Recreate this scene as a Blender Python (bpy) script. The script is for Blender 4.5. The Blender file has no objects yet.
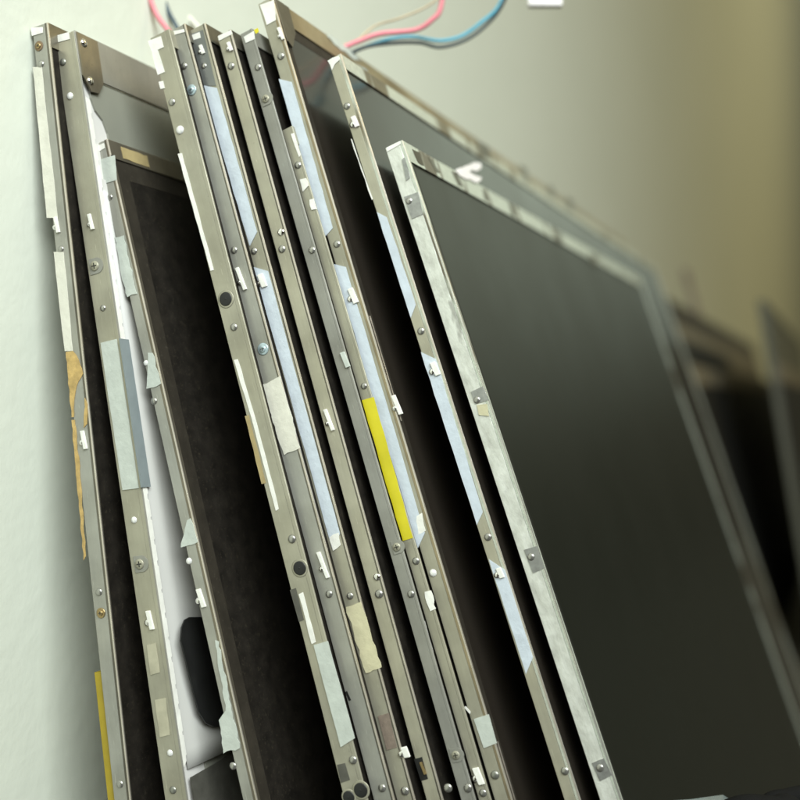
import bpy, bmesh, math, random
from mathutils import Vector, Matrix
random.seed(7)
R = math.radians
MM = 0.001
scene = bpy.context.scene
col = scene.collection

# ------------------------------------------------------------------ materials
def new_mat(name):
    m = bpy.data.materials.new(name); m.use_nodes = True
    nt = m.node_tree
    return m, nt, nt.nodes['Principled BSDF']

def coords(nt, scale=1.0, stretch=(1, 1, 1)):
    tc = nt.nodes.new('ShaderNodeTexCoord'); mp = nt.nodes.new('ShaderNodeMapping')
    mp.inputs['Scale'].default_value = [scale * s for s in stretch]
    nt.links.new(tc.outputs['Object'], mp.inputs['Vector'])
    return mp.outputs['Vector']

def noise(nt, vec, scale, detail=4, rough=.55):
    n = nt.nodes.new('ShaderNodeTexNoise'); n.inputs['Scale'].default_value = scale
    n.inputs['Detail'].default_value = detail; n.inputs['Roughness'].default_value = rough
    nt.links.new(vec, n.inputs['Vector']); return n.outputs['Fac']

def ramp(nt, fac, stops):
    r = nt.nodes.new('ShaderNodeValToRGB')
    while len(r.color_ramp.elements) < len(stops): r.color_ramp.elements.new(.5)
    for e, (p, c) in zip(r.color_ramp.elements, stops):
        e.position = p; e.color = (*c, 1) if len(c) == 3 else c
    nt.links.new(fac, r.inputs['Fac']); return r.outputs['Color']

def mix(nt, fac, a, b, mode='MIX'):
    m = nt.nodes.new('ShaderNodeMix'); m.data_type = 'RGBA'; m.blend_type = mode
    if hasattr(fac, 'links'): nt.links.new(fac, m.inputs[0])
    else: m.inputs[0].default_value = fac
    for s, v in ((6, a), (7, b)):
        if hasattr(v, 'links'): nt.links.new(v, m.inputs[s])
        else: m.inputs[s].default_value = (*v, 1)
    return m.outputs[2]

def bump(nt, bs, fac, strength, dist):
    b = nt.nodes.new('ShaderNodeBump'); b.inputs['Strength'].default_value = strength
    b.inputs['Distance'].default_value = dist
    nt.links.new(fac, b.inputs['Height']); nt.links.new(b.outputs['Normal'], bs.inputs['Normal'])

def steel(name, c, metallic=.45, rough=.44, stain=.36, scale=1.0):
    """zinc plated sheet: cloudy tone, faint vertical drawing marks, small dirt specks"""
    m, nt, bs = new_mat(name)
    v = coords(nt, 1000 * scale)
    n1 = noise(nt, v, .07, 5)
    lo = [x * (1 - stain * .6) for x in c]; hi = [min(1, x * (1 + stain * .35)) for x in c]
    base = ramp(nt, n1, [(.3, lo), (.7, hi)])
    n2 = noise(nt, v, .9, 3, .7)
    dirt = ramp(nt, n2, [(.66, (0, 0, 0)), (.74, (1, 1, 1))])
    base = mix(nt, mix(nt, .35, (0, 0, 0), dirt), base, [x * .45 for x in c])
    v2 = coords(nt, 1000, (1, 1, .06))
    n3 = noise(nt, v2, 2.2, 2)
    base = mix(nt, .06, base, ramp(nt, n3, [(.35, (.25, .24, .2)), (.65, (1, 1, .96))]), 'MULTIPLY')
    n4 = noise(nt, coords(nt, 1000, (1, 1, .05)), 5.5, 2, .6)      # fine long scratches
    base = mix(nt, ramp(nt, n4, [(.69, (0, 0, 0)), (.73, (.5, .5, .5))]), base, [min(.9, x * 1.7) for x in c])
    n5 = noise(nt, v, .022, 3, .6)                                 # broad grime, different on every length
    base = mix(nt, .8, base, ramp(nt, n5, [(.35, (.74, .72, .66)), (.6, (1, 1, 1))]), 'MULTIPLY')
    nt.links.new(base, bs.inputs['Base Color'])
    bs.inputs['Metallic'].default_value = metallic
    rr = ramp(nt, n1, [(.3, (rough + .1,) * 3), (.7, (rough - .08,) * 3)])
    nt.links.new(rr, bs.inputs['Roughness'])
    bump(nt, bs, n1, .45, .0006)
    return m

def plain(name, c, rough=.5, metallic=0., var=.12, scale=.25, bmp=.15, coat=0., spec=.5, speck=None):
    m, nt, bs = new_mat(name)
    v = coords(nt, 1000)
    n1 = noise(nt, v, scale, 5, .6)
    base = ramp(nt, n1, [(.3, [x * (1 - var) for x in c]), (.7, [min(1, x * (1 + var * .5)) for x in c])])
    if speck:
        n2 = noise(nt, v, speck[0], 2, .8)
        base = mix(nt, ramp(nt, n2, [(speck[1], (0, 0, 0)), (speck[1] + .08, (1, 1, 1))]), base, speck[2])
    nt.links.new(base, bs.inputs['Base Color'])
    bs.inputs['Roughness'].default_value = rough; bs.inputs['Metallic'].default_value = metallic
    bs.inputs['Specular IOR Level'].default_value = spec
    bs.inputs['Coat Weight'].default_value = coat
    if bmp: bump(nt, bs, n1, bmp, .0004)
    return m

def foil(name):
    """pale wrinkled foil tape with worn-through dark patches"""
    m, nt, bs = new_mat(name)
    v = coords(nt, 1000)
    n1 = noise(nt, v, .16, 6, .65); n2 = noise(nt, coords(nt, 1000, (1, 1, .5)), .42, 5, .6)
    base = ramp(nt, n2, [(.3, (.48, .48, .42)), (.5, (.64, .645, .57)), (.72, (.78, .785, .71))])
    v2 = coords(nt, 1000, (1, 1, .35))
    n3 = noise(nt, v2, .13, 4, .65)
    base = mix(nt, ramp(nt, n3, [(.64, (0, 0, 0)), (.69, (.6, .6, .6))]), base, (.23, .22, .19))
    nt.links.new(base, bs.inputs['Base Color'])
    bs.inputs['Metallic'].default_value = .35; bs.inputs['Roughness'].default_value = .38
    bump(nt, bs, n2, .5, .0006)
    return m

def foil_bands(name, pale, dark, scale=.1, thr=.52):
    """front bezel of tape laid in pieces: pale pieces, dark gaps along the length"""
    m, nt, bs = new_mat(name)
    v = coords(nt, 1000, (1, 1, .25))
    n1 = noise(nt, v, scale, 3, .6)
    n2 = noise(nt, coords(nt, 1000), .6, 4, .7)
    c = ramp(nt, n2, [(.3, [x * .75 for x in pale]), (.7, pale)])
    c = mix(nt, ramp(nt, n1, [(thr, (0, 0, 0)), (thr + .06, (1, 1, 1))]), c, dark)
    nt.links.new(c, bs.inputs['Base Color'])
    bs.inputs['Metallic'].default_value = .4; bs.inputs['Roughness'].default_value = .36
    bump(nt, bs, n2, .3, .0005)
    return m

M = {}
M['steel_olive'] = steel('steel_olive', (.41, .39, .30))
M['steel_grey'] = steel('steel_grey', (.39, .385, .335))
M['steel_light'] = steel('steel_light', (.46, .435, .33))
M['steel_dull'] = steel('steel_dull', (.32, .315, .275), .4, .48, .4)
M['steel_edge'] = steel('steel_edge', (.80, .73, .64), .8, .3, .25)
M['steel_dark'] = steel('steel_dark', (.20, .185, .15), .8, .35, .6)
M['bronze'] = steel('bronze', (.40, .33, .21), .7, .4, .6)
M['rivet'] = plain('rivet_steel', (.42, .41, .37), .30, .85, .25, .8)
M['chrome'] = plain('rivet_chrome', (.85, .83, .8), .1, 1., .05)
M['rivet_white'] = plain('rivet_whitened', (.80, .79, .75), .3, .3, .1)
M['brass'] = plain('brass', (.45, .33, .16), .35, .9, .3)
M['rust'] = plain('rust', (.22, .15, .08), .7, .2, .5)
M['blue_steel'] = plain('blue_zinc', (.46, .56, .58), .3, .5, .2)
M['recess'] = plain('recess_steel', (.30, .30, .26), .4, .8, .2)
M['recess_dark'] = plain('recess_dark', (.05, .048, .04), .5, .5, .2)
M['black'] = plain('black_plastic', (.012, .012, .011), .45, 0, .3)
M['cable_black'] = plain('cable_black', (.006, .006, .006), .8, 0, .2, spec=.1)
M['white_tape'] = plain('white_tape', (.76, .745, .67), .5, 0, .11, .3, .5)
M['cream_tape'] = plain('cream_tape', (.64, .62, .52), .6, 0, .11, .3, .5)
M['cream_worn'] = plain('cream_worn', (.60, .56, .44), .6, 0, .25, .5)
M['blue_tape'] = plain('pale_blue_tape', (.53, .58, .62), .42, 0, .11, .3, .5)
M['grey_blue'] = steel('grey_blue_steel', (.24, .25, .24), .6, .42, .4)
M['pale_label'] = plain('pale_label', (.48, .51, .45), .45, 0, .11, .3, .5)
M['yellow_tape'] = plain('yellow_tape', (.60, .52, .015), .4, 0, .2, .08)
M['dull_yellow'] = plain('dull_yellow', (.34, .25, .015), .5, 0, .15)
M['yellow_cream'] = plain('yellow_cream', (.54, .50, .32), .55, 0, .11, .3, .5)
M['tan_tape'] = plain('tan_tape', (.36, .28, .13), .6, 0, .2)
M['olive_tape'] = plain('olive_tape', (.46, .43, .31), .6, .2, .2)
M['brown_tape'] = plain('brown_tape', (.23, .18, .14), .6, .2, .2, 1.2)
M['brown_glue'] = plain('brown_glue', (.50, .34, .12), .35, 0, .35, .4, .5)
M['grey_patch'] = plain('grey_patch', (.40, .40, .38), .35, .7, .3, .5)
M['blue_grey'] = plain('blue_grey', (.20, .23, .23), .5, 0, .1)
M['grey_dark'] = plain('grey_dark', (.12, .115, .095), .5, .4, .3)
M['foil'] = foil('wrinkled_foil')
M['foil_bezel'] = foil_bands('foil_bezel', (.62, .66, .55), (.16, .14, .10), .17, .54)
M['foil_bezel_dim'] = foil_bands('foil_bezel_dim', (.60, .62, .51), (.17, .14, .085), .075, .54)
def screen(name, c, r0, r1, dust):
    m, nt, bs = new_mat(name)
    v = coords(nt, 1000)
    n1 = noise(nt, v, .03, 5, .6); n2 = noise(nt, v, 1.1, 2, .8)
    base = mix(nt, ramp(nt, n2, [(.70, (0, 0, 0)), (.78, (1, 1, 1))]), c, dust)
    nt.links.new(base, bs.inputs['Base Color'])
    nt.links.new(ramp(nt, n1, [(.3, (r0,) * 3), (.7, (r1,) * 3)]), bs.inputs['Roughness'])
    bs.inputs['Specular IOR Level'].default_value = .6
    return m
M['screen_matte'] = screen('matte_screen', (.006, .0076, .0056), .32, .37, (.022, .021, .016))
M['screen_gloss'] = screen('gloss_screen', (.021, .017, .013), .10, .20, (.02, .018, .014))
M['screen_dark'] = plain('dusty_screen', (.015, .0125, .0095), .6, 0, .5, .3, .1, spec=.15, speck=(1.3, .60, (.026, .022, .015)))
M['dust_margin'] = plain('dusty_margin', (.030, .025, .018), .6, 0, .3, .2, .15, spec=.2, speck=(1.3, .62, (.045, .038, .028)))
M['white_sheet'] = plain('white_reflector', (.62, .60, .56), .35, 0, .06, .05, .1)
M['film'] = plain('diffuser_film', (.46, .45, .415), .3, 0, .05, .03, 0)
M['glass_plate'] = plain('light_guide', (.235, .235, .19), .16, 0, .1, .03, 0, coat=.4)
M['bracket'] = steel('bracket', (.25, .22, .165), .7, .38, .5)
M['silver_edge'] = steel('silver_edge', (.80, .79, .74), .85, .28, .3)
M['band_grey'] = steel('band_grey', (.30, .29, .255), .3, .42, .25)
M['wire_pink'] = plain('wire_pink', (.70, .21, .24), .4, 0, .1)
M['wire_blue'] = plain('wire_blue', (.07, .36, .48), .4, 0, .1)
M['wire_black'] = plain('wire_black', (.02, .035, .035), .4, 0, .2)
M['wire_cream'] = plain('wire_cream', (.52, .42, .27), .45, 0, .2)
M['wire_white'] = plain('wire_white', (.66, .63, .55), .45, 0, .1)
M['dark_navy'] = plain('wire_navy', (.03, .06, .08), .4, 0, .2)
M['plug_white'] = plain('plug_white', (.78, .73, .70), .4, 0, .1)
M['grey_case'] = plain('grey_case', (.11, .108, .075), .5, 0, .3)
M['brown_case'] = plain('brown_case', (.03, .022, .012), .5, 0, .3)
M['taupe'] = plain('taupe_metal', (.22, .19, .13), .45, .2, .3)
M['paper_blue'] = plain('pale_ribbon', (.10, .125, .125), .4, 0, .2)

def wall_mat():
    m, nt, bs = new_mat('painted_plaster')
    v = coords(nt, 1)
    n1 = noise(nt, v, 5.5, 6, .65); n2 = noise(nt, v, 160, 6)
    c = ramp(nt, n1, [(.3, (.605, .63, .53)), (.7, (.655, .675, .575))])
    nt.links.new(c, bs.inputs['Base Color']); bs.inputs['Roughness'].default_value = .55
    bs.inputs['Specular IOR Level'].default_value = .3
    bump(nt, bs, n2, .12, .002)
    return m
M['wall'] = wall_mat()
M['table'] = plain('dark_table', (.018, .015, .011), .6, 0, .4, .02, .1)

# ------------------------------------------------------------------ mesh helpers
def tag(o, label=None, cat=None, group=None, kind=None):
    for k, v in (('label', label), ('category', cat), ('group', group), ('kind', kind)):
        if v: o[k] = v
    return o

def empty(name, loc, rot=(0, 0, 0)):
    o = bpy.data.objects.new(name, None); o.empty_display_size = .02
    o.location = loc; o.rotation_euler = rot; col.objects.link(o); return o

def link(name, me, parent=None, loc=None):
    o = bpy.data.objects.new(name, me); col.objects.link(o)
    if parent is not None: o.parent = parent
    if loc is not None: o.location = loc
    return o

def finish(bm, name, mat, parent=None, loc=None, smooth=False, recalc=True):
    if recalc: bmesh.ops.recalc_face_normals(bm, faces=bm.faces)
    me = bpy.data.meshes.new(name); bm.to_mesh(me); bm.free()
    me.materials.append(M[mat] if isinstance(mat, str) else mat)
    if smooth:
        for p in me.polygons: p.use_smooth = True
    return link(name, me, parent, loc)

def bm_box(bm, x0, x1, y0, y1, z0, z1, bev=0, seg=2):
    """box in millimetres"""
    r = bmesh.ops.create_cube(bm, size=1)
    vs = r['verts']
    for v in vs:
        v.co = Vector(((x0 + x1) / 2 + v.co.x * (x1 - x0), (y0 + y1) / 2 + v.co.y * (y1 - y0), (z0 + z1) / 2 + v.co.z * (z1 - z0))) * MM
    if bev:
        es = list({e for v in vs for e in v.link_edges})
        bmesh.ops.bevel(bm, geom=es, offset=bev * MM, segments=seg, profile=.6, affect='EDGES')

def bm_poly(bm, pts3, normal, depth, bev=0):
    """extruded polygon: pts3 in mm, pushed depth mm along normal"""
    n = Vector(normal)
    vs = [bm.verts.new(Vector(p) * MM) for p in pts3]
    f = bm.faces.new(vs)
    ex = bmesh.ops.extrude_face_region(bm, geom=[f])
    nv = [g for g in ex['geom'] if isinstance(g, bmesh.types.BMVert)]
    bmesh.ops.translate(bm, verts=nv, vec=n * depth * MM)
    if bev:
        top = [g for g in ex['geom'] if isinstance(g, bmesh.types.BMFace)]
        es = list({e for t in top for e in t.edges})
        bmesh.ops.bevel(bm, geom=es, offset=bev * MM, segments=2, profile=.6, affect='EDGES')

def ring(bm, x0, x1, L, h, top, side, bev=.25, far=None):
    """rectangular bezel frame lying in the plane x, wrapped round the panel"""
    o = [(0, 0), (L, 0), (L, h), (0, h)]
    far = far or side; low = max(side, 1.5)
    i = [(side, low), (L - far, low), (L - far, h - top), (side, h - top)]
    def vv(p, x): return bm.verts.new(Vector((x, p[0], p[1])) * MM)
    of = [vv(p, x1) for p in o]; ob = [vv(p, x0) for p in o]
    jf = [vv(p, x1) for p in i]; jb = [vv(p, x0) for p in i]
    outer = []
    for k in range(4):
        n = (k + 1) % 4
        bm.faces.new((of[k], of[n], jf[n], jf[k])); bm.faces.new((ob[n], ob[k], jb[k], jb[n]))
        bm.faces.new((of[n], of[k], ob[k], ob[n])); bm.faces.new((jf[k], jf[n], jb[n], jb[k]))
    bm.edges.ensure_lookup_table()
    es = [e for e in bm.edges if (e.verts[0] in of and e.verts[1] in of)] + [bm.edges.get((of[k], ob[k])) for k in range(4)]
    bmesh.ops.bevel(bm, geom=[e for e in es if e], offset=bev * MM, segments=3, profile=.5, affect='EDGES')

def disc(bm, y_out, r, z=0, x=0, seg=20, dome=0, base=0.0, rings=4):
    """disc or dome on the near edge: axis -Y, sits at y=-base and rises to y=-(base+y_out)"""
    prof = []
    if dome:
        for k in range(rings + 1):
            a = math.pi / 2 * k / rings
            prof.append((r * math.cos(a), base + y_out * math.sin(a)))
    else:
        prof = [(r, base), (r, base + y_out * .6), (r * .9, base + y_out), (0, base + y_out)]
    prev = None
    for rad, yy in prof:
        if rad < 1e-4:
            cur = [bm.verts.new(Vector((x, -yy, z)) * MM)]
        else:
            cur = [bm.verts.new(Vector((x + rad * math.cos(2 * math.pi * k / seg), -yy, z + rad * math.sin(2 * math.pi * k / seg))) * MM) for k in range(seg)]
        if prev:
            for k in range(seg):
                n = (k + 1) % seg
                if len(cur) == 1: bm.faces.new((prev[k], prev[n], cur[0]))
                else: bm.faces.new((prev[k], prev[n], cur[n], cur[k]))
        prev = cur

def tube(name, pts, r, mat, parent=None, seg=10, sub=8):
    """smooth round wire through points (mm)"""
    P = [Vector(p) for p in pts]; path = []
    for i in range(len(P) - 1):
        p0, p1, p2, p3 = P[max(i - 1, 0)], P[i], P[i + 1], P[min(i + 2, len(P) - 1)]
        for k in range(sub):
            t = k / sub
            path.append(.5 * ((2 * p1) + (p2 - p0) * t + (2 * p0 - 5 * p1 + 4 * p2 - p3) * t * t + (3 * p1 - p0 - 3 * p2 + p3) * t ** 3))
    path.append(P[-1])
    bm = bmesh.new(); prev = None; up = Vector((0, 1, .1))
    for i, p in enumerate(path):
        d = (path[min(i + 1, len(path) - 1)] - path[max(i - 1, 0)]).normalized()
        a = d.cross(up).normalized(); b = a.cross(d)
        cur = [bm.verts.new((p + a * r * math.cos(2 * math.pi * k / seg) + b * r * math.sin(2 * math.pi * k / seg)) * MM) for k in range(seg)]
        if prev:
            for k in range(seg): bm.faces.new((prev[k], prev[(k + 1) % seg], cur[(k + 1) % seg], cur[k]))
        else: bm.faces.new(cur[::-1])
        prev = cur
    bm.faces.new(prev)
    return finish(bm, name, mat, parent, smooth=True)

# ------------------------------------------------------------------ small fittings, shared meshes
def mesh_of(fn, name, mats):
    bm = bmesh.new(); fn(bm); bmesh.ops.recalc_face_normals(bm, faces=bm.faces)
    me = bpy.data.meshes.new(name); bm.to_mesh(me); bm.free()
    for m in mats: me.materials.append(M[m])
    for p in me.polygons: p.use_smooth = True
    return me

def f_rivet(bm): disc(bm, .42, .88, dome=1, base=-.02, seg=22, rings=6)
RIVET = {k: mesh_of(f_rivet, 'rivet', [m]) for k, m in (('steel', 'rivet'), ('white', 'rivet_white'), ('chrome', 'chrome'), ('recess', 'recess'))}

def cross(bm, r, y):
    bm_box(bm, -r * .55, r * .55, -y - .03, -y + .02, -r * .11, r * .11); bm_box(bm, -r * .11, r * .11, -y - .034, -y + .02, -r * .55, r * .55)

def screw(name, parent, x, z, r, washer, head):
    bm = bmesh.new(); disc(bm, .14, r, seg=26)
    w = finish(bm, name, washer, parent, (x * MM, 0, z * MM), True)
    bm = bmesh.new(); disc(bm, .22, r * .58, base=.14, seg=20)
    h = finish(bm, 'screw_head', head, w, None, True)
    bm = bmesh.new(); cross(bm, r * .62, .365); finish(bm, 'screw_slot', 'black', w)
    h.rotation_euler = (0, random.random(), 0); w.children[1].rotation_euler = (0, random.uniform(-.5, .5), 0)
    return w

def jitter_poly(pts, amt, step=1.2):
    out = []
    for k in range(len(pts)):
        a, b = pts[k], pts[(k + 1) % len(pts)]
        d = math.dist(a, b); n = max(1, min(12, int(d / step)))
        for q in range(n):
            t = q / n; j = amt if q else amt * .4
            out.append((a[0] + (b[0] - a[0]) * t + random.uniform(-j, j), a[1] + (b[1] - a[1]) * t + random.uniform(-j, j)))
    return out

def edge_parts(root, feats):
    layer = 0
    for f in feats:
        kind, mat = f[0], f[1]
        if kind == 'rivet':
            o = link('rivet', RIVET[mat], root, (f[2] * MM, 0, f[3] * MM))
            s = f[4] / .95 * MM / MM; o.scale = (s, min(s, 1.1), s)
        elif kind == 'washer_screw':
            w = {'blue': ('blue_steel', 'blue_steel'), 'brown': ('rust', 'brass'), 'brass': ('brass', 'brass')}[mat]
            screw('washer_screw', root, f[2], f[3], f[4], *w)
        elif kind == 'screw_plate':
            x, z, r = f[2], f[3], f[4]
            bm = bmesh.new()
            pts = [(x + r * 1.1, z - r * .2)] + [(x + r * .25 + r * math.cos(a) , z + r * math.sin(a)) for a in [R(d) for d in range(-80, 81, 16)]] 
            pts = [(x - r * .8, z - r)] + pts[1:] + [(x - r * .8, z + r)]
            bm_poly(bm, [(px, .01, pz) for px, pz in pts], (0, -1, 0), .12, .05)
            p = finish(bm, 'screw_plate', 'steel_dull', root)
            bm = bmesh.new(); disc(bm, .22, r * .62, z=z, x=x, base=.11, seg=22); finish(bm, 'screw_head', 'steel_olive', p, None, True)
            bm = bmesh.new(); cross(bm, r * .66, .335)
            bmesh.ops.translate(bm, verts=bm.verts, vec=(x * MM, 0, z * MM)); finish(bm, 'screw_slot', 'recess_dark', p)
        elif kind == 'plug':
            bm = bmesh.new(); disc(bm, .06, f[4] * 1.28, seg=28)
            w = finish(bm, 'rubber_plug', 'steel_olive', root, (f[2] * MM, 0, f[3] * MM), True)
            bm = bmesh.new(); disc(bm, .12, f[4] * .98, base=.1, seg=26); disc(bm, .05, .18, base=.23, seg=8)
            finish(bm, 'plug_cap', 'black', w, None, True)
        elif kind == 'clip':
            x, z, w, h = f[2], f[3], f[4] , f[5]
            bm = bmesh.new(); bm_box(bm, x - w * .45, x + w * .8, -.42, .05, z - h, z + h, .12)
            for v in bm.verts: v.co.x += .32 * (z * MM - v.co.z) * .35
            c = finish(bm, 'clip_tab', {'white': 'white_tape', 'chrome': 'plug_white', 'pale': 'pale_label', 'brass': 'brass'}[mat], root)
            if mat in ('white', 'chrome') and h > 1:
                bm = bmesh.new(); disc(bm, .5, min(.75, w * .9), z=z - h * .25, x=x - w * .75, dome=1, seg=16); finish(bm, 'clip_stud', 'chrome', c, None, True)
        else:
            pts = f[2]; layer = (layer + 1) % 4
            d = .07 + .015 * layer
            if kind == 'torn_tape': pts = jitter_poly(pts, .22, .9); d = .12 + .012 * layer
            elif kind == 'glue_stain': pts = jitter_poly(pts, .15, .8); d = .10 + .01 * layer
            elif kind == 'notch': d = .03
            elif kind == 'label_sticker': pts = jitter_poly(pts, .05, 3); d = .16
            else: pts = jitter_poly(pts, .08, 2.2)
            bm = bmesh.new(); bm_poly(bm, [(px, .01, pz) for px, pz in pts], (0, -1, 0), d + .01)
            finish(bm, kind if kind != 'notch' else 'edge_slot', mat, root)

# ------------------------------------------------------------------ the display panels
# panel-local millimetres: x = thickness, z = height up the short side
GEOM = {
  'A': dict(base=(-45.12, 205.62, -165.00), lean=7.51, t=3.98, h=242.4, L=300),
  'B': dict(base=(-31.10, 202.68, -165.00), lean=10.10, t=5.03, h=242.3, L=300),
  'C': dict(base=(-7.91, 196.81, -165.00), lean=15.13, t=3.13, h=224.9, L=265),
  'D': dict(base=(13.58, 195.27, -165.00), lean=16.42, t=4.80, h=249.9, L=285),
  'E': dict(base=(20.11, 194.55, -165.00), lean=17.01, t=4.28, h=252.2, L=285),
  'F': dict(base=(24.34, 194.67, -165.00), lean=16.91, t=3.75, h=252.4, L=285),
  'G': dict(base=(30.20, 194.49, -165.00), lean=17.06, t=3.42, h=251.3, L=285),
  'H': dict(base=(37.83, 193.70, -165.00), lean=17.71, t=2.89, h=252.8, L=285),
  'I': dict(base=(41.49, 193.47, -165.00), lean=17.90, t=2.42, h=231.5, L=240),
  'J': dict(base=(44.71, 193.32, -165.00), lean=18.02, t=3.53, h=260.2, L=372),
  'K': dict(base=(59.25, 192.30, -165.00), lean=18.85, t=3.06, h=248.8, L=388),
  'M': dict(base=(66.53, 191.87, -165.00), lean=19.19, t=4.00, h=229.4, L=270),
}
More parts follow.
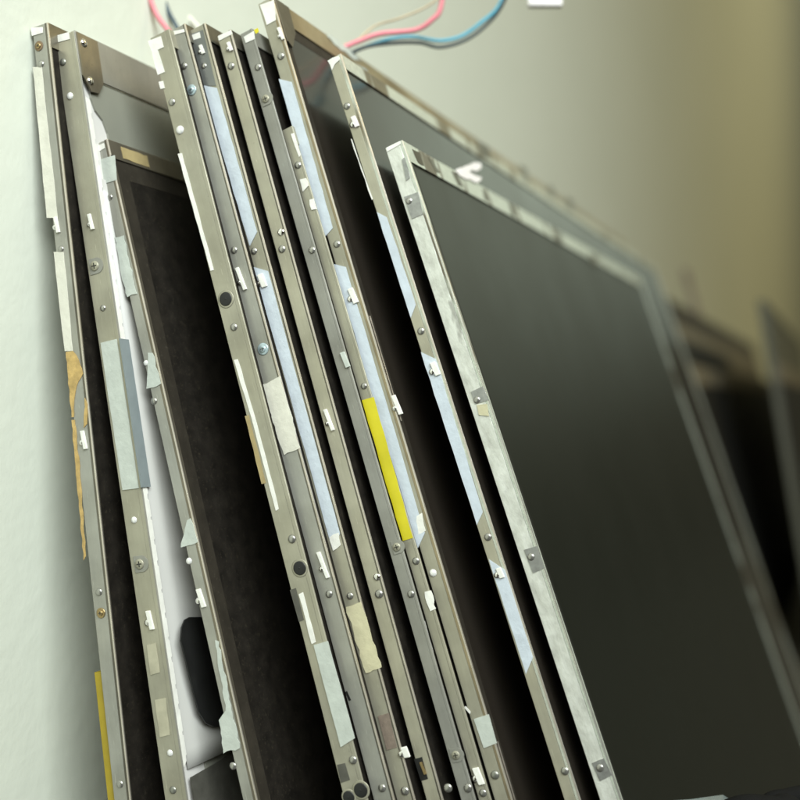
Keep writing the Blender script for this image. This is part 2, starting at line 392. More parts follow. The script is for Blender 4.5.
EDGE = {
  'A': [
    ('tape_strip', 'cream_tape', [(-0.81, 234.37), (1.42, 233.8), (1.4, 202.91), (-1.31, 203.44)]),
    ('tape_strip', 'cream_tape', [(-0.47, 196.36), (1.98, 195.9), (1.61, 176.02), (-0.35, 176.31)]),
    ('corner_tape', 'white_tape', [(-0.28, 242.32), (2.72, 241.72), (2.56, 240.52), (-0.24, 240.65)]),
    ('clip', 'white', 0.97, 201.57, 0.65, 1.63),
    ('clip', 'white', 1.98, 158.2, 0.71, 1.84),
    ('rivet', 'steel', 1.25, 234.47, 0.82),
    ('washer_screw', 'brown', 1.23, 238.19, 1.02),
    ('rivet', 'steel', 1.33, 196.63, 0.73),
    ('rivet', 'steel', 1.69, 128.22, 0.82),
    ('washer_screw', 'brass', 1.63, 124.11, 1.02),
    ('rivet', 'steel', 1.82, 90.91, 0.82),
    ('glue_stain', 'brown_glue', [(-0.13, 176.08), (1.61, 176.02), (2.83, 174.04), (3.44, 171.15), (1.68, 169.0), (0.93, 167.1), (0.14, 163.01), (-0.35, 163.07)]),
    ('glue_stain', 'brown_glue', [(-0.42, 162.48), (0.31, 162.39), (0.23, 152.43), (-0.53, 135.46), (-1.12, 134.71), (-0.76, 150.55)]),
    ('glue_stain', 'brown_glue', [(3.3, 166.39), (3.87, 165.12), (3.12, 161.24), (2.29, 160.55)]),
  ],
  'B': [
    ('corner_tape', 'white_tape', [(0.31, 242.63), (3.85, 242.36), (3.84, 240.89), (0.3, 241.16)]),
    ('rivet', 'recess', 1.33, 236.84, 0.82),
    ('rivet', 'white', 1.83, 229.57, 0.82),
    ('clip', 'white', 2.45, 203.3, 0.61, 1.63),
    ('screw_plate', 'steel', 1.86, 194.42, 1.63),
    ('rivet', 'steel', 2.31, 185.77, 0.71),
    ('label_sticker', 'pale_label', [(0.61, 179.01), (4.55, 179.03), (4.58, 149.28), (0.74, 149.44)]),
    ('rivet', 'white', 2.31, 143.27, 0.73),
    ('screw_plate', 'steel', 2.2, 134.61, 1.63),
    ('clip', 'white', 2.63, 123.59, 0.82, 1.84),
    ('rivet', 'white', 2.75, 97.84, 0.71),
    ('rivet', 'recess', 2.19, 90.78, 0.82),
    ('tape_strip', 'olive_tape', [(1.07, 118.86), (3.24, 119.05), (3.18, 113.43), (0.98, 113.02)]),
    ('tape_strip', 'olive_tape', [(1.06, 108.16), (3.69, 108.37), (3.36, 101.27), (0.97, 101.02)]),
  ],
  'C': [
    ('corner_tape', 'white_tape', [(0.35, 224.34), (2.15, 224.32), (2.12, 223.25), (0.27, 223.07)]),
    ('tape_strip', 'pale_label', [(-0.15, 221.5), (4.08, 221.03), (3.23, 216.0), (-0.25, 216.38)]),
    ('rivet', 'steel', 0.7, 213.26, 0.71),
    ('torn_tape', 'pale_label', [(-0.29, 204.86), (1.91, 204.55), (1.91, 199.91), (1.88, 192.36), (-0.36, 192.43), (-0.58, 198.18)]),
    ('torn_tape', 'pale_label', [(1.34, 180.25), (2.48, 179.92), (2.7, 173.47), (-0.76, 173.4)]),
    ('rivet', 'white', 0.36, 178.46, 0.61),
    ('rivet', 'steel', 0.23, 170.66, 0.78),
    ('torn_tape', 'pale_label', [(1.62, 146.17), (2.62, 146.34), (2.97, 141.47), (-1.12, 141.36)]),
    ('rivet', 'white', -0.02, 138.33, 0.71),
    ('clip', 'white', 0.8, 130.81, 0.82, 1.84),
    ('torn_tape', 'pale_label', [(1.81, 122.36), (2.59, 121.83), (2.18, 112.56), (1.93, 101.42), (-1.88, 100.99), (-1.33, 107.29), (0.73, 108.92)]),
    ('rivet', 'steel', -0.52, 98.3, 0.82),
    ('notch', 'black', [(2.92, 221.46), (3.61, 221.2), (3.91, 218.53), (3.32, 219.17)]),
  ],
  'D': [
    ('corner_tape', 'white_tape', [(-0.65, 249.51), (2.6, 249.19), (2.64, 246.73), (1.11, 246.73), (1.42, 241.71), (-0.34, 241.8), (-0.37, 246.93)]),
    ('torn_tape', 'white_tape', [(-0.52, 240.32), (0.45, 240.13), (0.49, 238.57), (-0.47, 238.75)]),
    ('rivet', 'steel', 1.27, 235.16, 0.86),
    ('rivet', 'white', 1.46, 228.94, 0.98),
    ('tape_strip', 'white_tape', [(-0.38, 224.42), (0.58, 224.26), (1.05, 198.93), (0.33, 198.96)]),
    ('plug', 'black', 2.06, 192.45, 1.43),
    ('rivet', 'steel', 2.24, 186.51, 0.86),
    ('tape_strip', 'white_tape', [(0.38, 180.21), (1.32, 180.12), (1.89, 165.9), (1.89, 149.23), (1.13, 149.02), (1.07, 165.52)]),
    ('tape_strip', 'tan_tape', [(-0.34, 168.81), (0.59, 168.74), (0.51, 154.85), (-0.42, 154.89)]),
    ('rivet', 'steel', 3.03, 142.93, 0.92),
    ('plug', 'black', 3.14, 137.12, 1.39),
    ('notch', 'grey_dark', [(-0.21, 133.51), (1.19, 133.6), (1.15, 127.27), (-0.03, 127.13)]),
    ('tape_strip', 'white_tape', [(1.51, 132.34), (2.47, 132.52), (2.51, 122.67), (1.55, 122.47)]),
    ('label_sticker', 'pale_label', [(1.92, 122.2), (5.1, 122.34), (5.51, 103.54), (2.1, 102.39)]),
    ('rivet', 'steel', 3.92, 99.61, 0.92),
    ('plug', 'black', 3.98, 93.89, 1.43),
    ('plug', 'black', 1.09, 92.99, 1.22),
    ('notch', 'grey_dark', [(0.29, 99.23), (2.08, 99.32), (2.22, 96.06), (0.16, 95.8)]),
  ],
  'E': [
    ('corner_tape', 'white_tape', [(0.44, 251.95), (3.76, 251.11), (3.8, 250.42), (0.42, 251.06)]),
    ('rivet', 'steel', 1.53, 243.84, 0.82),
    ('washer_screw', 'blue', 1.77, 238.4, 1.12),
    ('rivet', 'steel', 1.66, 203.6, 0.82),
    ('clip', 'white', 1.49, 197.48, 0.65, 2.45),
    ('washer_screw', 'blue', 2.18, 182.49, 1.22),
    ('torn_tape', 'cream_tape', [(-0.13, 175.71), (4.28, 176.2), (4.4, 161.38), (0.58, 161.04)]),
    ('clip', 'white', 2.59, 138.28, 0.65, 2.65),
    ('rivet', 'steel', 2.21, 132.6, 0.82),
    ('notch', 'black', [(0.05, 113.8), (0.52, 113.9), (0.85, 112.09), (0.38, 111.98)]),
    ('rivet', 'steel', 2.38, 94.9, 0.86),
  ],
  'F': [
    ('tape_strip', 'grey_blue', [(-0.03, 251.56), (2.88, 251.13), (2.42, 238.87), (-0.91, 240.3)]),
    ('corner_tape', 'white_tape', [(0.13, 251.26), (2.1, 251.04), (1.96, 249.76), (0.28, 250.07)]),
    ('clip', 'white', 1.46, 247.3, 0.61, 1.02),
    ('rivet', 'steel', 0.95, 243.95, 0.73),
    ('tape_strip', 'blue_tape', [(-0.63, 240.4), (2.52, 238.38), (2.77, 206.94), (0.42, 204.8)]),
    ('rivet', 'steel', 1.0, 203.52, 0.78),
    ('tape_strip', 'blue_tape', [(0.06, 200.43), (2.87, 198.59), (3.08, 144.28), (0.6, 142.09)]),
    ('clip', 'white', 0.99, 197.13, 1.02, 1.43),
    ('torn_tape', 'white_tape', [(0.8, 144.25), (2.92, 144.52), (2.66, 142.18), (0.64, 141.48)]),
    ('rivet', 'steel', 1.67, 132.26, 0.78),
    ('torn_tape', 'yellow_cream', [(0.21, 130.41), (3.62, 130.62), (4.33, 117.74), (0.68, 117.31)]),
    ('tape_strip', 'brown_tape', [(0.77, 108.93), (3.21, 109.05), (2.97, 102.56), (0.74, 102.37)]),
    ('clip', 'white', 4.33, 101.37, 1.02, 1.02),
    ('rivet', 'steel', 2.17, 94.29, 0.92),
  ],
  'G': [
    ('corner_tape', 'white_tape', [(0.21, 251.22), (3.43, 251.1), (3.62, 250.12), (0.13, 250.14)]),
    ('clip', 'chrome', 2.18, 247.86, 0.61, 1.02),
    ('rivet', 'steel', 1.26, 244.03, 0.86),
    ('rivet', 'chrome', 2.21, 207.31, 0.86),
    ('rivet', 'steel', 1.42, 203.95, 0.86),
    ('clip', 'white', 1.42, 168.02, 0.61, 2.24),
    ('rivet', 'chrome', 2.43, 135.96, 0.82),
    ('rivet', 'steel', 1.88, 132.71, 0.94),
    ('notch', 'black', [(-0.24, 100.91), (1.51, 101.0), (1.5, 96.79), (-0.04, 96.66)]),
    ('clip', 'brass', 1.1, 98.96, 0.41, 1.22),
    ('rivet', 'steel', 5.03, 94.5, 0.92),
  ],
  'H': [
    ('corner_tape', 'white_tape', [(0.67, 251.81), (3.21, 251.97), (2.93, 250.3), (0.73, 250.42)]),
    ('corner_tape', 'yellow_tape', [(3.28, 252.17), (4.26, 252.15), (4.23, 251.27), (3.46, 251.18)]),
    ('rivet', 'steel', 1.82, 244.51, 0.82),
    ('screw_plate', 'steel', 1.55, 237.48, 1.33),
    ('rivet', 'steel', 2.04, 204.24, 0.82),
    ('clip', 'pale', 2.28, 180.82, 0.82, 1.63),
    ('screw_plate', 'steel', 1.84, 142.6, 1.33),
    ('rivet', 'steel', 1.92, 133.19, 0.82),
    ('screw_plate', 'steel', 1.6, 101.82, 1.33),
    ('rivet', 'steel', 2.08, 95.42, 0.92),
  ],
  'I': [
    ('tape_strip', 'white_tape', [(1.66, 229.92), (2.36, 229.84), (2.47, 224.94), (1.92, 224.73)]),
    ('rivet', 'steel', 1.21, 223.27, 0.82),
    ('torn_tape', 'white_tape', [(0.69, 220.19), (2.09, 220.05), (2.23, 218.25), (0.58, 217.61)]),
    ('torn_tape', 'white_tape', [(1.57, 215.46), (2.47, 215.32), (2.49, 213.14), (1.37, 213.37)]),
    ('rivet', 'steel', 1.41, 175.85, 0.73),
    ('tape_strip', 'yellow_tape', [(0.14, 173.34), (2.81, 173.11), (2.28, 144.44), (0.06, 144.43)]),
    ('rivet', 'steel', 1.51, 140.02, 0.82),
    ('torn_tape', 'white_tape', [(1.49, 133.84), (2.82, 133.9), (2.69, 130.17), (1.57, 130.04), (1.24, 131.71)]),
    ('tape_strip', 'white_tape', [(-0.44, 128.54), (-0.24, 128.49), (-0.42, 119.84), (-0.62, 119.89)]),
    ('clip', 'white', 1.26, 97.99, 1.02, 1.63),
    ('rivet', 'steel', 1.26, 94.75, 0.82),
  ],
  'J': [
    ('corner_tape', 'white_tape', [(0.35, 259.76), (3.68, 259.27), (2.83, 255.13), (0.58, 255.08)]),
    ('clip', 'white', 3.0, 251.87, 0.53, 1.43),
    ('rivet', 'steel', 1.6, 247.56, 0.86),
    ('tape_strip', 'blue_tape', [(-0.29, 243.25), (2.29, 241.39), (1.75, 209.45), (-0.49, 208.38)]),
    ('rivet', 'steel', 1.59, 206.06, 0.82),
    ('tape_strip', 'blue_tape', [(-0.29, 202.46), (2.04, 200.94), (1.96, 145.63), (-0.36, 143.23)]),
    ('clip', 'white', 1.69, 194.86, 0.92, 1.63),
    ('clip', 'white', 4.04, 171.16, 0.73, 2.04),
    ('torn_tape', 'white_tape', [(1.37, 149.23), (2.56, 149.51), (2.28, 145.95), (0.62, 145.59)]),
    ('rivet', 'white', 1.17, 137.8, 0.82),
    ('label_sticker', 'pale_label', [(0.67, 109.16), (3.93, 109.46), (3.79, 103.91), (0.94, 103.51)]),
    ('rivet', 'recess', 1.52, 98.22, 0.92),
    ('tape_strip', 'white_tape', [(-0.61, 111.76), (-0.15, 111.86), (0.49, 110.56), (0.17, 110.23)]),
  ],
  'K': [
    ('torn_tape', 'white_tape', [(-0.08, 248.56), (2.55, 248.43), (2.49, 247.55), (1.18, 247.27), (0.15, 246.4)]),
    ('rivet', 'steel', 0.88, 237.9, 0.82),
    ('clip', 'chrome', 1.48, 234.03, 0.82, 1.22),
    ('tape_strip', 'white_tape', [(-0.48, 231.11), (-0.27, 231.02), (0.11, 217.52), (-0.16, 217.42)]),
    ('tape_strip', 'blue_tape', [(0.08, 214.68), (1.8, 212.86), (1.96, 193.77), (0.1, 191.68)]),
    ('rivet', 'steel', 1.28, 188.47, 0.82),
    ('tape_strip', 'blue_tape', [(-0.07, 184.5), (2.49, 182.1), (2.08, 150.55), (0.08, 148.5)]),
    ('clip', 'white', 1.65, 180.29, 0.92, 1.43),
    ('rivet', 'steel', 1.49, 145.66, 0.82),
    ('tape_strip', 'blue_tape', [(0.3, 141.55), (2.74, 138.66), (2.75, 121.41), (0.35, 118.65)]),
    ('clip', 'white', 1.58, 138.38, 0.82, 1.02),
    ('rivet', 'steel', 1.88, 99.52, 0.86),
  ],
  'M': [
    ('corner_tape', 'white_tape', [(0.19, 229.31), (3.5, 229.37), (3.5, 228.7), (0.12, 228.44)]),
    ('scuff_patch', 'grey_patch', [(0.56, 218.24), (3.72, 217.98), (3.26, 213.35), (0.71, 213.33)]),
    ('rivet', 'steel', 1.31, 217.04, 0.82),
    ('scuff_patch', 'grey_patch', [(1.08, 176.01), (3.83, 176.3), (4.09, 173.29), (1.09, 173.49)]),
    ('rivet', 'steel', 1.75, 174.1, 0.82),
    ('label_sticker', 'yellow_cream', [(1.42, 173.17), (3.45, 172.68), (3.06, 170.31), (1.16, 171.17)]),
    ('scuff_patch', 'grey_patch', [(1.24, 143.4), (4.0, 143.41), (4.13, 138.96), (1.51, 138.69)]),
    ('rivet', 'steel', 2.14, 141.73, 0.82),
    ('scuff_patch', 'grey_patch', [(0.79, 101.54), (3.35, 101.96), (3.79, 98.63), (1.18, 98.01)]),
    ('rivet', 'steel', 1.98, 100.34, 0.86),
    ('scuff_patch', 'grey_patch', [(2.63, 225.53), (3.44, 225.84), (3.04, 221.36), (2.04, 221.14)]),
  ],
}
YAW = -22.664
GROUP = 'flat display panels leaning in a row against the wall'

def panel(key, label, tray, lip, screen, top, side, lipw=.8, yaw=YAW, front=None, margin=None, inset=.35, far=None, group=GROUP, cat='display panel', geom=None):
    g = geom or GEOM[key]; t, h, L = g['t'], g['h'], g['L']
    root = empty('display_panel', [c * MM for c in g['base']], (0, -R(g['lean']), R(yaw)))
    tag(root, label, cat, group)
    bm = bmesh.new(); bm_box(bm, 0, t - lipw - .04, .04, L - .05, .05, h - .05, .13)
    finish(bm, 'back_tray', tray, root)
    bm = bmesh.new(); ring(bm, t - lipw, t, L, h, top, side, min(.12, side * .4), far)
    finish(bm, 'bezel', front or lip, root)
    if lip != (front or lip):                       # folded metal lip along the near edge
        bm = bmesh.new(); bm_box(bm, t - .34, t + .05, -.04, .26, .02, h - .02, .10); finish(bm, 'edge_lip', lip, root)
    if screen:
        bm = bmesh.new(); bm_box(bm, t - lipw - .06, t - inset, side * .6, L - (far or side) * .6, side * .6, h - top * .6); finish(bm, 'screen', screen, root)
    if margin:
        bm = bmesh.new(); m = margin[1]
        bm2 = bmesh.new(); ring(bm2, t - inset + .01, t - inset + .05, L - 2 * side, h - side - top, m, m, .01)
        bmesh.ops.translate(bm2, verts=bm2.verts, vec=(0, side * MM, side * MM)); finish(bm2, 'screen_margin', margin[0], root); bm.free()
    if key: edge_parts(root, EDGE[key])
    return root

pA = panel('A', 'leftmost thin panel against the wall, brown glue stain and cream tape on its edge', 'steel_grey', 'steel_edge', 'screen_dark', 5, .5, front='steel_dark')
pB = panel('B', 'panel opened to its white backlight sheet, second from the wall', 'steel_olive', 'steel_olive', None, 9.3, .35)
pC = panel('C', 'short panel with torn white edge tape and dusty black screen before the open backlight', 'steel_grey', 'steel_edge', 'screen_dark', 4, 1.0, front='bracket', margin=('dust_margin', 4))
pD = panel('D', 'olive metal panel with round black plugs and long white strips along its edge', 'steel_olive', 'steel_olive', 'screen_dark', 4, .4, front='steel_olive')
pE = panel('E', 'grey panel with two bluish washer screws and a torn cream tape on its edge', 'steel_grey', 'steel_edge', 'screen_dark', 4, .4, lipw=.6, front='steel_dark')
pF = panel('F', 'thin panel with pale blue tapes and brown patch, touching the bluish washer-screw panel', 'steel_olive', 'steel_edge', 'screen_dark', 4, .4, lipw=.6, front='steel_dark')
pG = panel('G', 'plain olive panel with bare metal edge, few rivets and a single white clip', 'steel_light', 'steel_edge', 'screen_dark', 4, .4, lipw=.6, front='steel_dark')
pH = panel('H', 'grey panel with three cross-head screw plates on its edge, left of the yellow tape', 'steel_dull', 'steel_dull', 'screen_dark', 4, .4, lipw=.5)
pI = panel('I', 'lower panel with a bright yellow tape strip on its edge', 'steel_olive', 'steel_olive', 'screen_dark', 4, .4, lipw=.5)
pJ = panel('J', 'tallest panel with white taped top corner, bronze top bezel and glossy dark screen', 'steel_olive', 'steel_edge', 'screen_gloss', 5.0, .4, far=4, front='bronze', margin=('dust_margin', 2.6))
pK = panel('K', 'large glossy panel with three pale blue tapes on its edge, behind the front foil-edged panel', 'steel_light', 'steel_edge', 'screen_gloss', 3.4, 0.4, far=3.4, front='foil_bezel_dim')
pM = panel('M', 'frontmost panel wrapped in wrinkled pale foil around a matte black screen', 'foil', 'silver_edge', 'screen_matte', 4.6, 1.0, far=2.6, lipw=.7, front='foil_bezel')

def face_poly(root, name, mat, pts, x, d, jit=0):
    if jit: pts = jitter_poly(pts, jit, 1.5)
    bm = bmesh.new(); bm_poly(bm, [(x, y, z) for y, z in pts], (1, 0, 0), d)
    return finish(bm, name, mat, root)

# --- the leftmost panel: yellow sticker hanging out behind it
g = GEOM['A']
bm = bmesh.new(); bm_box(bm, -2.0, -.02, .6, 9, 86, 112.5, .05); finish(bm, 'yellow_sticker', 'dull_yellow', pA)
# --- the opened backlight panel
t, h, L = GEOM['B']['t'], GEOM['B']['h'], GEOM['B']['L']
bm = bmesh.new(); bm_box(bm, t - .9, t - .6, 1, L - 1, 1, h - 9); finish(bm, 'reflector_sheet', 'white_sheet', pB)
bm = bmesh.new(); ring(bm, t + .004, t + .25, L, h, 9.0, .2, .05); finish(bm, 'top_band', 'band_grey', pB)
face_poly(pB, 'corner_bracket', 'bracket', [(.2, h - .4), (6.6, h - .4), (6.6, 232.8), (4.6, 230.2), (2.2, 230.0), (1.2, 231.4), (.2, 233)], t + .26, .35)
for y, z in ((1.9, h - 2.2), (2.2, 232.2)):
    bm = bmesh.new(); bmesh.ops.create_uvsphere(bm, u_segments=14, v_segments=8, radius=.0009); o = finish(bm, 'rivet', 'chrome', pB, ((t + .6) * MM, y * MM, z * MM), True); o.scale = (.6, 1, 1)
face_poly(pB, 'light_guide_plate', 'glass_plate', [(2.6, 233.2), (250, 233.2), (250, 60), (8.2, 60), (7.2, 214), (6.6, 222.5), (5.6, 225.0), (3.6, 226.6), (2.7, 229)], t - .58, .45)
# castellated white tape down the near side of the backlight
pts = []; z = 228.0
while z > 96:
    a = random.uniform(2.5, 4.5); b = random.uniform(.8, 1.4)
    pts += [(1.5, z), (1.5 , z - a), (1.2, z - a - .2), (1.2, z - a - b + .2)]; z -= a + b
face_poly(pB, 'tape_strip', 'white_tape', [(.2, 228.5)] + pts + [(.2, 95)], t + .26, .12)
# curved diffuser film bulging out of the tray
bm = bmesh.new(); prev = None
for iz in range(33):
    z = 94 + (212 - 94) * iz / 32; row = []
    for iy in range(15):
        f = iy / 14; y = 2.0 + 58 * f
        k = .15 + .85 * min(1, (212 - z) / 90)
        row.append(bm.verts.new(Vector((t - .1 + 2.2 * k * math.sin(math.pi * min(1, f * 1.15)) ** .8 if 0 < f < .86 else t - .15, y, z)) * MM))
    if prev:
        for i in range(14): bm.faces.new((prev[i], prev[i + 1], row[i + 1], row[i]))
    prev = row
fl = finish(bm, 'diffuser_film', 'film', pB, None, True)
sd = fl.modifiers.new('thickness', 'SOLIDIFY'); sd.thickness = .0002
face_poly(pB, 'black_cutout', 'black', [(2.3, 118.8), (3.3, 121.1), (4.6, 122.3), (6.4, 122.5), (18.8, 120.2), (21.9, 96.5), (9.0, 100.1), (6.5, 101.5), (4.7, 104.2), (3.6, 110.3)], t + 2.1, .3)
face_poly(pB, 'black_strip', 'grey_dark', [(1.6, 92.5), (60, 92.5), (60, 60), (1.6, 60)], t + .27, .3)
face_poly(pB, 'label_sticker', 'blue_grey', [(-0.6, 178.9), (2.2, 178.8), (2.3, 149.2), (-0.6, 149.3)], t + .4, .3)

# --- tall glossy panel: dark corner piece, clear tape blob and painted blue reflection on the bezel
t, h, L = GEOM['J']['t'], GEOM['J']['h'], GEOM['J']['L']
face_poly(pJ, 'corner_bracket', 'steel_dark', [(.6, h - .3), (6.5, h - .3), (6.0, h - 6.5), (2.2, h - 11), (.6, h - 10)], t + .01, .3)
face_poly(pJ, 'torn_tape', 'pale_label', [(26, h + .4), (40, h + .5), (43, h - 1.2), (38, h - 2.1), (30, h - 1.6), (25, h - .8)], t + .02, .12, .3)
face_poly(pJ, 'reflection_chip', 'blue_steel', [(37, h - 4.6), (45, h - 3.6), (45, h - 2.7), (37, h - 3.6)], t + .02, .1)  # blue wire's reflection, put in as a coloured sliver
bm = bmesh.new(); bm_box(bm, t + .02, t + .2, .7, 1.0, 168, 190); bm_box(bm, t + .02, t + .2, .7, 1.0, 92, 104); finish(bm, 'edge_highlight', 'steel_edge', pJ)  # pale strips painting the highlight lines along the bezel edge
# --- front foil panel: fluffy torn tab sticking up over the top bezel, black gasket beside the screen
t, h, L = GEOM['M']['t'], GEOM['M']['h'], GEOM['M']['L']
face_poly(pM, 'torn_tab', 'plug_white', [(30.6, 228.8), (37.8, 231.3), (45.2, 233.7), (52.6, 235.9), (57.2, 236.7), (55.9, 235.2), (48.9, 232.9), (41.7, 230.9), (48.3, 231.5), (52.8, 232.1), (51.4, 230.8), (46.0, 229.1), (39.6, 228.6), (33.7, 228.4)], t + .03, .3, .3)
face_poly(pM, 'bezel_gap', 'steel_dark', [(28.4, 228.6), (32.0, 228.8), (34.0, 225.7), (30.3, 225.5)], t + .01, .06, .15)
for pts in ([(4.6, 228.4), (8.8, 228.7), (9.0, 225.6), (5.5, 225.5)], [(13.8, 228.5), (16.3, 228.6), (19.1, 226.1), (16.3, 225.7)], [(50.7, 228.5), (53.4, 228.7), (53.6, 225.8), (50.0, 225.4)], [(73.4, 229.2), (78.0, 229.1), (76.7, 225.4), (72.5, 225.0)], [(123.6, 228.7), (129.7, 228.6), (126.9, 224.5), (120.3, 224.2)], [(165.9, 227.4), (178.3, 227.2), (175.2, 223.0), (164.3, 223.1)]):
    face_poly(pM, 'bezel_gap', 'steel_dark', pts, t + .01, .05, .2)
tk = GEOM['K']['t']
for pts in ([(89.6, 251.4), (102.0, 251.8), (99.1, 247.0), (89.2, 246.3)], [(135.1, 253.7), (144.8, 254.0), (140.0, 247.7), (133.0, 247.6)], [(171.0, 253.5), (178.3, 253.8), (173.2, 248.6), (165.5, 247.9)], [(198.5, 254.5), (209.6, 254.5), (200.8, 248.0), (191.4, 247.9)]):
    face_poly(pK, 'bezel_gap', 'steel_dark', pts, tk + .01, .05, .2)
bm = bmesh.new(); bm_box(bm, t - .33, t - .05, 1.05, 2.3, 2, h - 5); finish(bm, 'gasket', 'black', pM)

# ------------------------------------------------------------------ blurred panels further along the wall
FAR = 'out-of-focus panels further along the wall'
face_poly(pC, 'tape_strip', 'tan_tape', [(4, GEOM['C']['h'] - 3.4), (13, GEOM['C']['h'] - 3.5), (13, GEOM['C']['h'] - .9), (4, GEOM['C']['h'] - .8)], GEOM['C']['t'] + .02, .08, .12)
def far_panel(label, yaw, base, lean, t, h, L, tray, front, screen, top, side):
    return panel(None, label, tray, front, screen, top, side, lipw=2, yaw=yaw, front=front, inset=.6, group=FAR, geom=dict(base=base, lean=lean, t=t, h=h, L=L))
f1 = far_panel('blurred brown panel furthest back, with an upright hinge stub on top', -22.7, (189.5, 576.6, -165.0), 15, 5, 234.2, 700, 'brown_case', 'brown_case', 'taupe', 14, 8)
f2 = far_panel('blurred black-banded panel between the hinged one and the grey-topped one', -21.8, (194.1, 584.7, -165.0), 14, 5, 207.0, 700, 'black', 'black', 'taupe', 15, 2)
f3 = far_panel('blurred panel with pale grey top band and black screen', -22.9, (194.5, 589.6, -165.0), 13, 5, 189.5, 700, 'grey_case', 'taupe', 'black', 12, 1.2)
f4 = far_panel('blurred upright grey-faced panel with taupe edge at the far right', YAW, (265.0, 686.2, -165.0), 8.9, 5, 232.1, 600, 'grey_case', 'grey_case', 'grey_case', 5, 4)
bm = bmesh.new(); bm_box(bm, 1, 4, 222, 236, 234.2 - 3, 234.2 + 34, 1); bm_box(bm, 0.5, 4.5, 220, 238, 234.2 + 26, 234.2 + 38, 2)
finish(bm, 'hinge_stub', 'brown_tape', f1)
bm = bmesh.new(); bm_box(bm, 4.42, 5.4, 8, 590, 12, 178, .5); finish(bm, 'lower_cover', 'black', f4)
bm = bmesh.new(); bm_box(bm, 4.42, 5.8, 8, 590, 178.1, 192, .5); finish(bm, 'cross_bar', 'taupe', f4)


# ------------------------------------------------------------------ wires
WG = 'loose wires hanging behind the panels'
def wire(name, label, mat, r, pts):
    o = tube(name, pts, r, mat); tag(o, label, 'wire', WG); return o
wire('wire', 'pink wire looping behind the panel tops', 'wire_pink', .62, [(-60.8, 255, 104.1), (-58.7, 255, 93.7), (-54.9, 255, 87.5), (-48.5, 255, 81.8), (-36.7, 255, 80.0), (-24.8, 255, 80.9), (-15.4, 256, 83.1), (-10.3, 258, 85.7), (-4.8, 260, 88.3), (3.6, 262, 89.9), (7.8, 262, 92.4), (10.0, 262, 95.8), (11.2, 262, 106.9)])
wire('wire', 'thin cream wire above the pink one', 'wire_cream', .28, [(-46.1, 255, 87.1), (-40.2, 255, 82.3), (-26.1, 256, 82.2), (-16.7, 257, 84.2), (-11.0, 258, 85.7), (-6.1, 262, 90.9), (0.0, 262, 92.8), (6.8, 262, 95.8), (11.7, 262, 100.1), (17.0, 262, 106.9)])
wire('wire', 'bright blue wire curving up to the right', 'wire_blue', .45, [(-39.8, 260, 79.1), (-24.1, 260, 80.6), (-14.5, 260, 82.7), (-8.0, 262, 86.0), (-2.4, 264, 88.4), (3.2, 266, 89.6), (9.9, 268, 89.3), (15.5, 270, 91.2), (20.5, 270, 94.7), (25.0, 270, 99.2), (29.1, 270, 110.2)])
wire('wire', 'black wire running just under the blue one', 'wire_black', .45, [(-39.9, 256, 76.9), (-23.8, 257, 78.7), (-14.4, 258, 81.9), (-8.4, 260, 85.1), (-1.2, 263, 87.1), (4.9, 265, 87.8), (9.9, 267, 87.4), (15.9, 268, 89.3), (21.0, 269, 93.1), (25.5, 269, 98.6), (29.9, 269, 109.8)])
wire('wire', 'dark navy wire dropping behind the plugged olive panel', 'dark_navy', .55, [(-59.3, 262, 106.9), (-57.1, 262, 96.7), (-54.4, 262, 90.9), (-49.6, 262, 83.1), (-39.9, 262, 77.8)])
wire('wire', 'short whitish wire end behind the washer-screw panel', 'wire_white', .75, [(-57.1, 275, 100.5), (-54.2, 272, 97.4), (-50.6, 270, 93.2), (-46.2, 268, 87.0)])
bm = bmesh.new()
ax = ((33.2, 280, 110.6), (42.1, 280, 102.1))
bm_box(bm, ax[0][0], ax[1][0], 279, 281.4, ax[1][2], ax[0][2], .4)
tag(finish(bm, 'wire_connector', 'plug_white'), 'white plastic wire connector hanging above the tall panel', 'connector')

# ------------------------------------------------------------------ things lying in front, at the foot of the foil panel
def lying(name, label, cat, fn, mat):
    bm = bmesh.new(); fn(bm); return tag(finish(bm, name, mat, None, None, True), label, cat)
rib = [(45.3, 214, -81.8), (50.1, 216, -80.5), (58.9, 219, -81.1), (66.3, 222, -81.3), (69.8, 224, -83.9)]
bm = bmesh.new(); prev = None
for p in rib:
    cur = [bm.verts.new(Vector((p[0], p[1] + dy, p[2] - dz)) * MM) for dz, dy in ((0, 0), (4, -1.5), (9, -2.5))]
    if prev:
        for k in range(2): bm.faces.new((prev[k], prev[k + 1], cur[k + 1], cur[k]))
    prev = cur
o = finish(bm, 'ribbon_cable', 'paper_blue', None, None, True); o.modifiers.new('thickness', 'SOLIDIFY').thickness = .0003
tag(o, 'pale bluish ribbon cable across the foot of the front panel', 'ribbon cable')
o = tube('cable', [(58.0, 205, -85.6), (61.2, 205, -80.3), (66.1, 206, -78.5), (72.4, 208, -79.5), (76.0, 210, -80.3), (78.7, 212, -88.5)], 3.0, 'cable_black')
tag(o, 'thick black cable bent in a loop at the bottom right corner', 'cable')
o = tube('cable', [(67.5, 214, -91.3), (73.1, 216, -81.8), (78.9, 218, -80.5), (84.7, 220, -80.6), (92.7, 222, -82.4)], 2.0, 'cable_black')
tag(o, 'thinner black cable behind the looped one at the bottom right edge', 'cable')

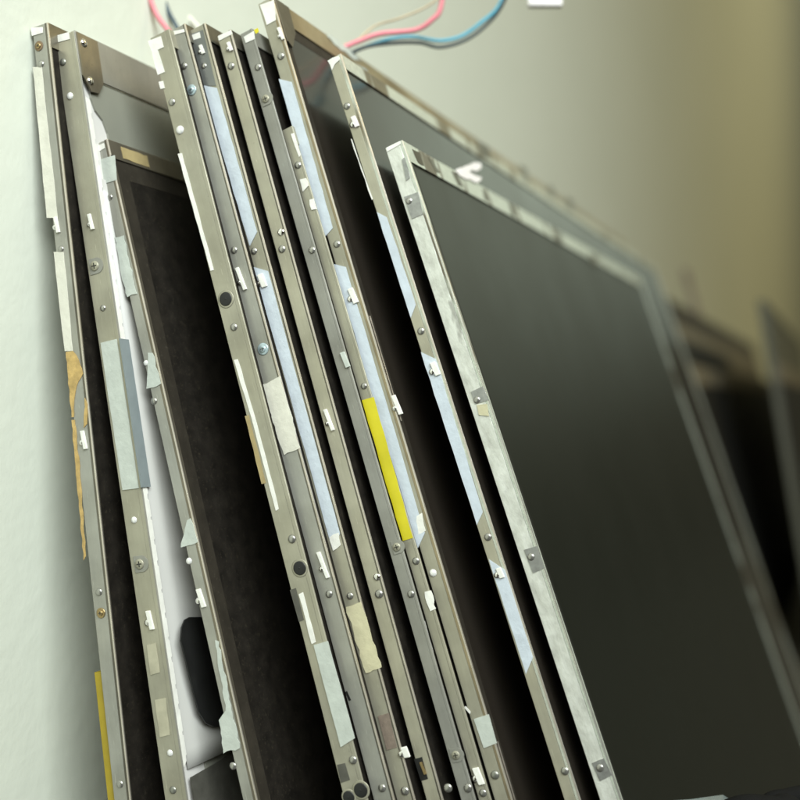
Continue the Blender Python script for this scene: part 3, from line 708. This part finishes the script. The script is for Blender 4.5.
# ------------------------------------------------------------------ wall and table
a = Vector((.3853, .9229, 0)); n = Vector((.9229, -.3853, 0))
W0 = Vector((-74.9, 218.1, 0)) * MM
def quad(name, pts, mat, nsub=1):
    bm = bmesh.new(); bm.faces.new([bm.verts.new(p) for p in pts]); bmesh.ops.recalc_face_normals(bm, faces=bm.faces)
    o = finish(bm, name, mat, recalc=False); o['kind'] = 'structure'; return o
def slab(name, o0, u, v, w, mat):
    bm = bmesh.new(); c = [o0, o0 + u, o0 + u + v, o0 + v]
    f = [bm.verts.new(p) for p in c] + [bm.verts.new(p + w) for p in c]
    for q in ((0, 1, 2, 3), (7, 6, 5, 4), (0, 4, 5, 1), (1, 5, 6, 2), (2, 6, 7, 3), (3, 7, 4, 0)): bm.faces.new([f[k] for k in q])
    o = finish(bm, name, mat); o['kind'] = 'structure'; return o
slab('wall', W0 - a * 1.6 + Vector((0, 0, -.9)), a * 6.6, Vector((0, 0, 2.6)), -n * .12, 'wall')
slab('table', W0 - a * .35 + n * .002 + Vector((0, 0, -.1652)), a * 3.4, n * 1.1, Vector((0, 0, -.03)), 'table')

# ------------------------------------------------------------------ light
w = bpy.data.worlds.new('World'); scene.world = w; w.use_nodes = True
nt = w.node_tree; bg = nt.nodes['Background']
tc = nt.nodes.new('ShaderNodeTexCoord'); sp = nt.nodes.new('ShaderNodeSeparateXYZ')
nt.links.new(tc.outputs['Generated'], sp.inputs[0])
mr = nt.nodes.new('ShaderNodeMapRange'); mr.inputs['From Min'].default_value = -.3; mr.inputs['From Max'].default_value = .7
nt.links.new(sp.outputs['Z'], mr.inputs['Value'])
c = ramp(nt, mr.outputs['Result'], [(0, (.02, .017, .010)), (.28, (.03, .028, .018)), (.42, (.05, .048, .03)), (.62, (.20, .175, .10)), (.82, (.22, .185, .105)), (1, (.55, .50, .31))])
# the pale far side of the room, seen only in the screens
vm = nt.nodes.new('ShaderNodeVectorMath'); vm.operation = 'DISTANCE'; vm.inputs[1].default_value = (.46, .83, .38)
nt.links.new(tc.outputs['Generated'], vm.inputs[0])
blob = ramp(nt, vm.outputs['Value'], [(.06, (.62, .78, .66)), (.30, (0, 0, 0))])
c = mix(nt, 1.0, c, blob, 'ADD')
nt.links.new(c, bg.inputs['Color']); bg.inputs['Strength'].default_value = 0.92
def lamp(name, loc, target, power, sx, sy, color):
    l = bpy.data.lights.new(name, 'AREA'); l.shape = 'RECTANGLE'; l.size = sx; l.size_y = sy; l.energy = power; l.color = color
    o = bpy.data.objects.new(name, l); o.location = loc
    o.rotation_euler = (Vector(target) - Vector(loc)).to_track_quat('-Z', 'Y').to_euler(); col.objects.link(o); return o
lamp('window_light', (.22, -.36, .48), (-.10, .22, 0), 4.7, .7, .5, (.90, .98, 1.0)).data.spread = math.radians(100)
lamp('far_wall_fill', (1.9, 1.1, 1.6), (.85, 2.3, .3), 15.5, 1.2, 1.0, (1.0, .86, .46))  # unseen warm lamp added to lighten the far end of the wall


# ------------------------------------------------------------------ camera
cam = bpy.data.cameras.new('Camera'); co = bpy.data.objects.new('Camera', cam); col.objects.link(co)
co.rotation_euler = (R(90), 0, 0)
cam.sensor_width = 36; cam.lens = 36 * 1078 / 800; cam.clip_start = .01; cam.clip_end = 50
cam.dof.use_dof = True; cam.dof.focus_distance = .212; cam.dof.aperture_fstop = 9.0; cam.dof.aperture_blades = 7
scene.camera = co
scene.render.engine = 'CYCLES'
scene.view_settings.view_transform = 'Standard'; scene.view_settings.look = 'None'
scene.view_settings.exposure = 0; scene.view_settings.gamma = 1
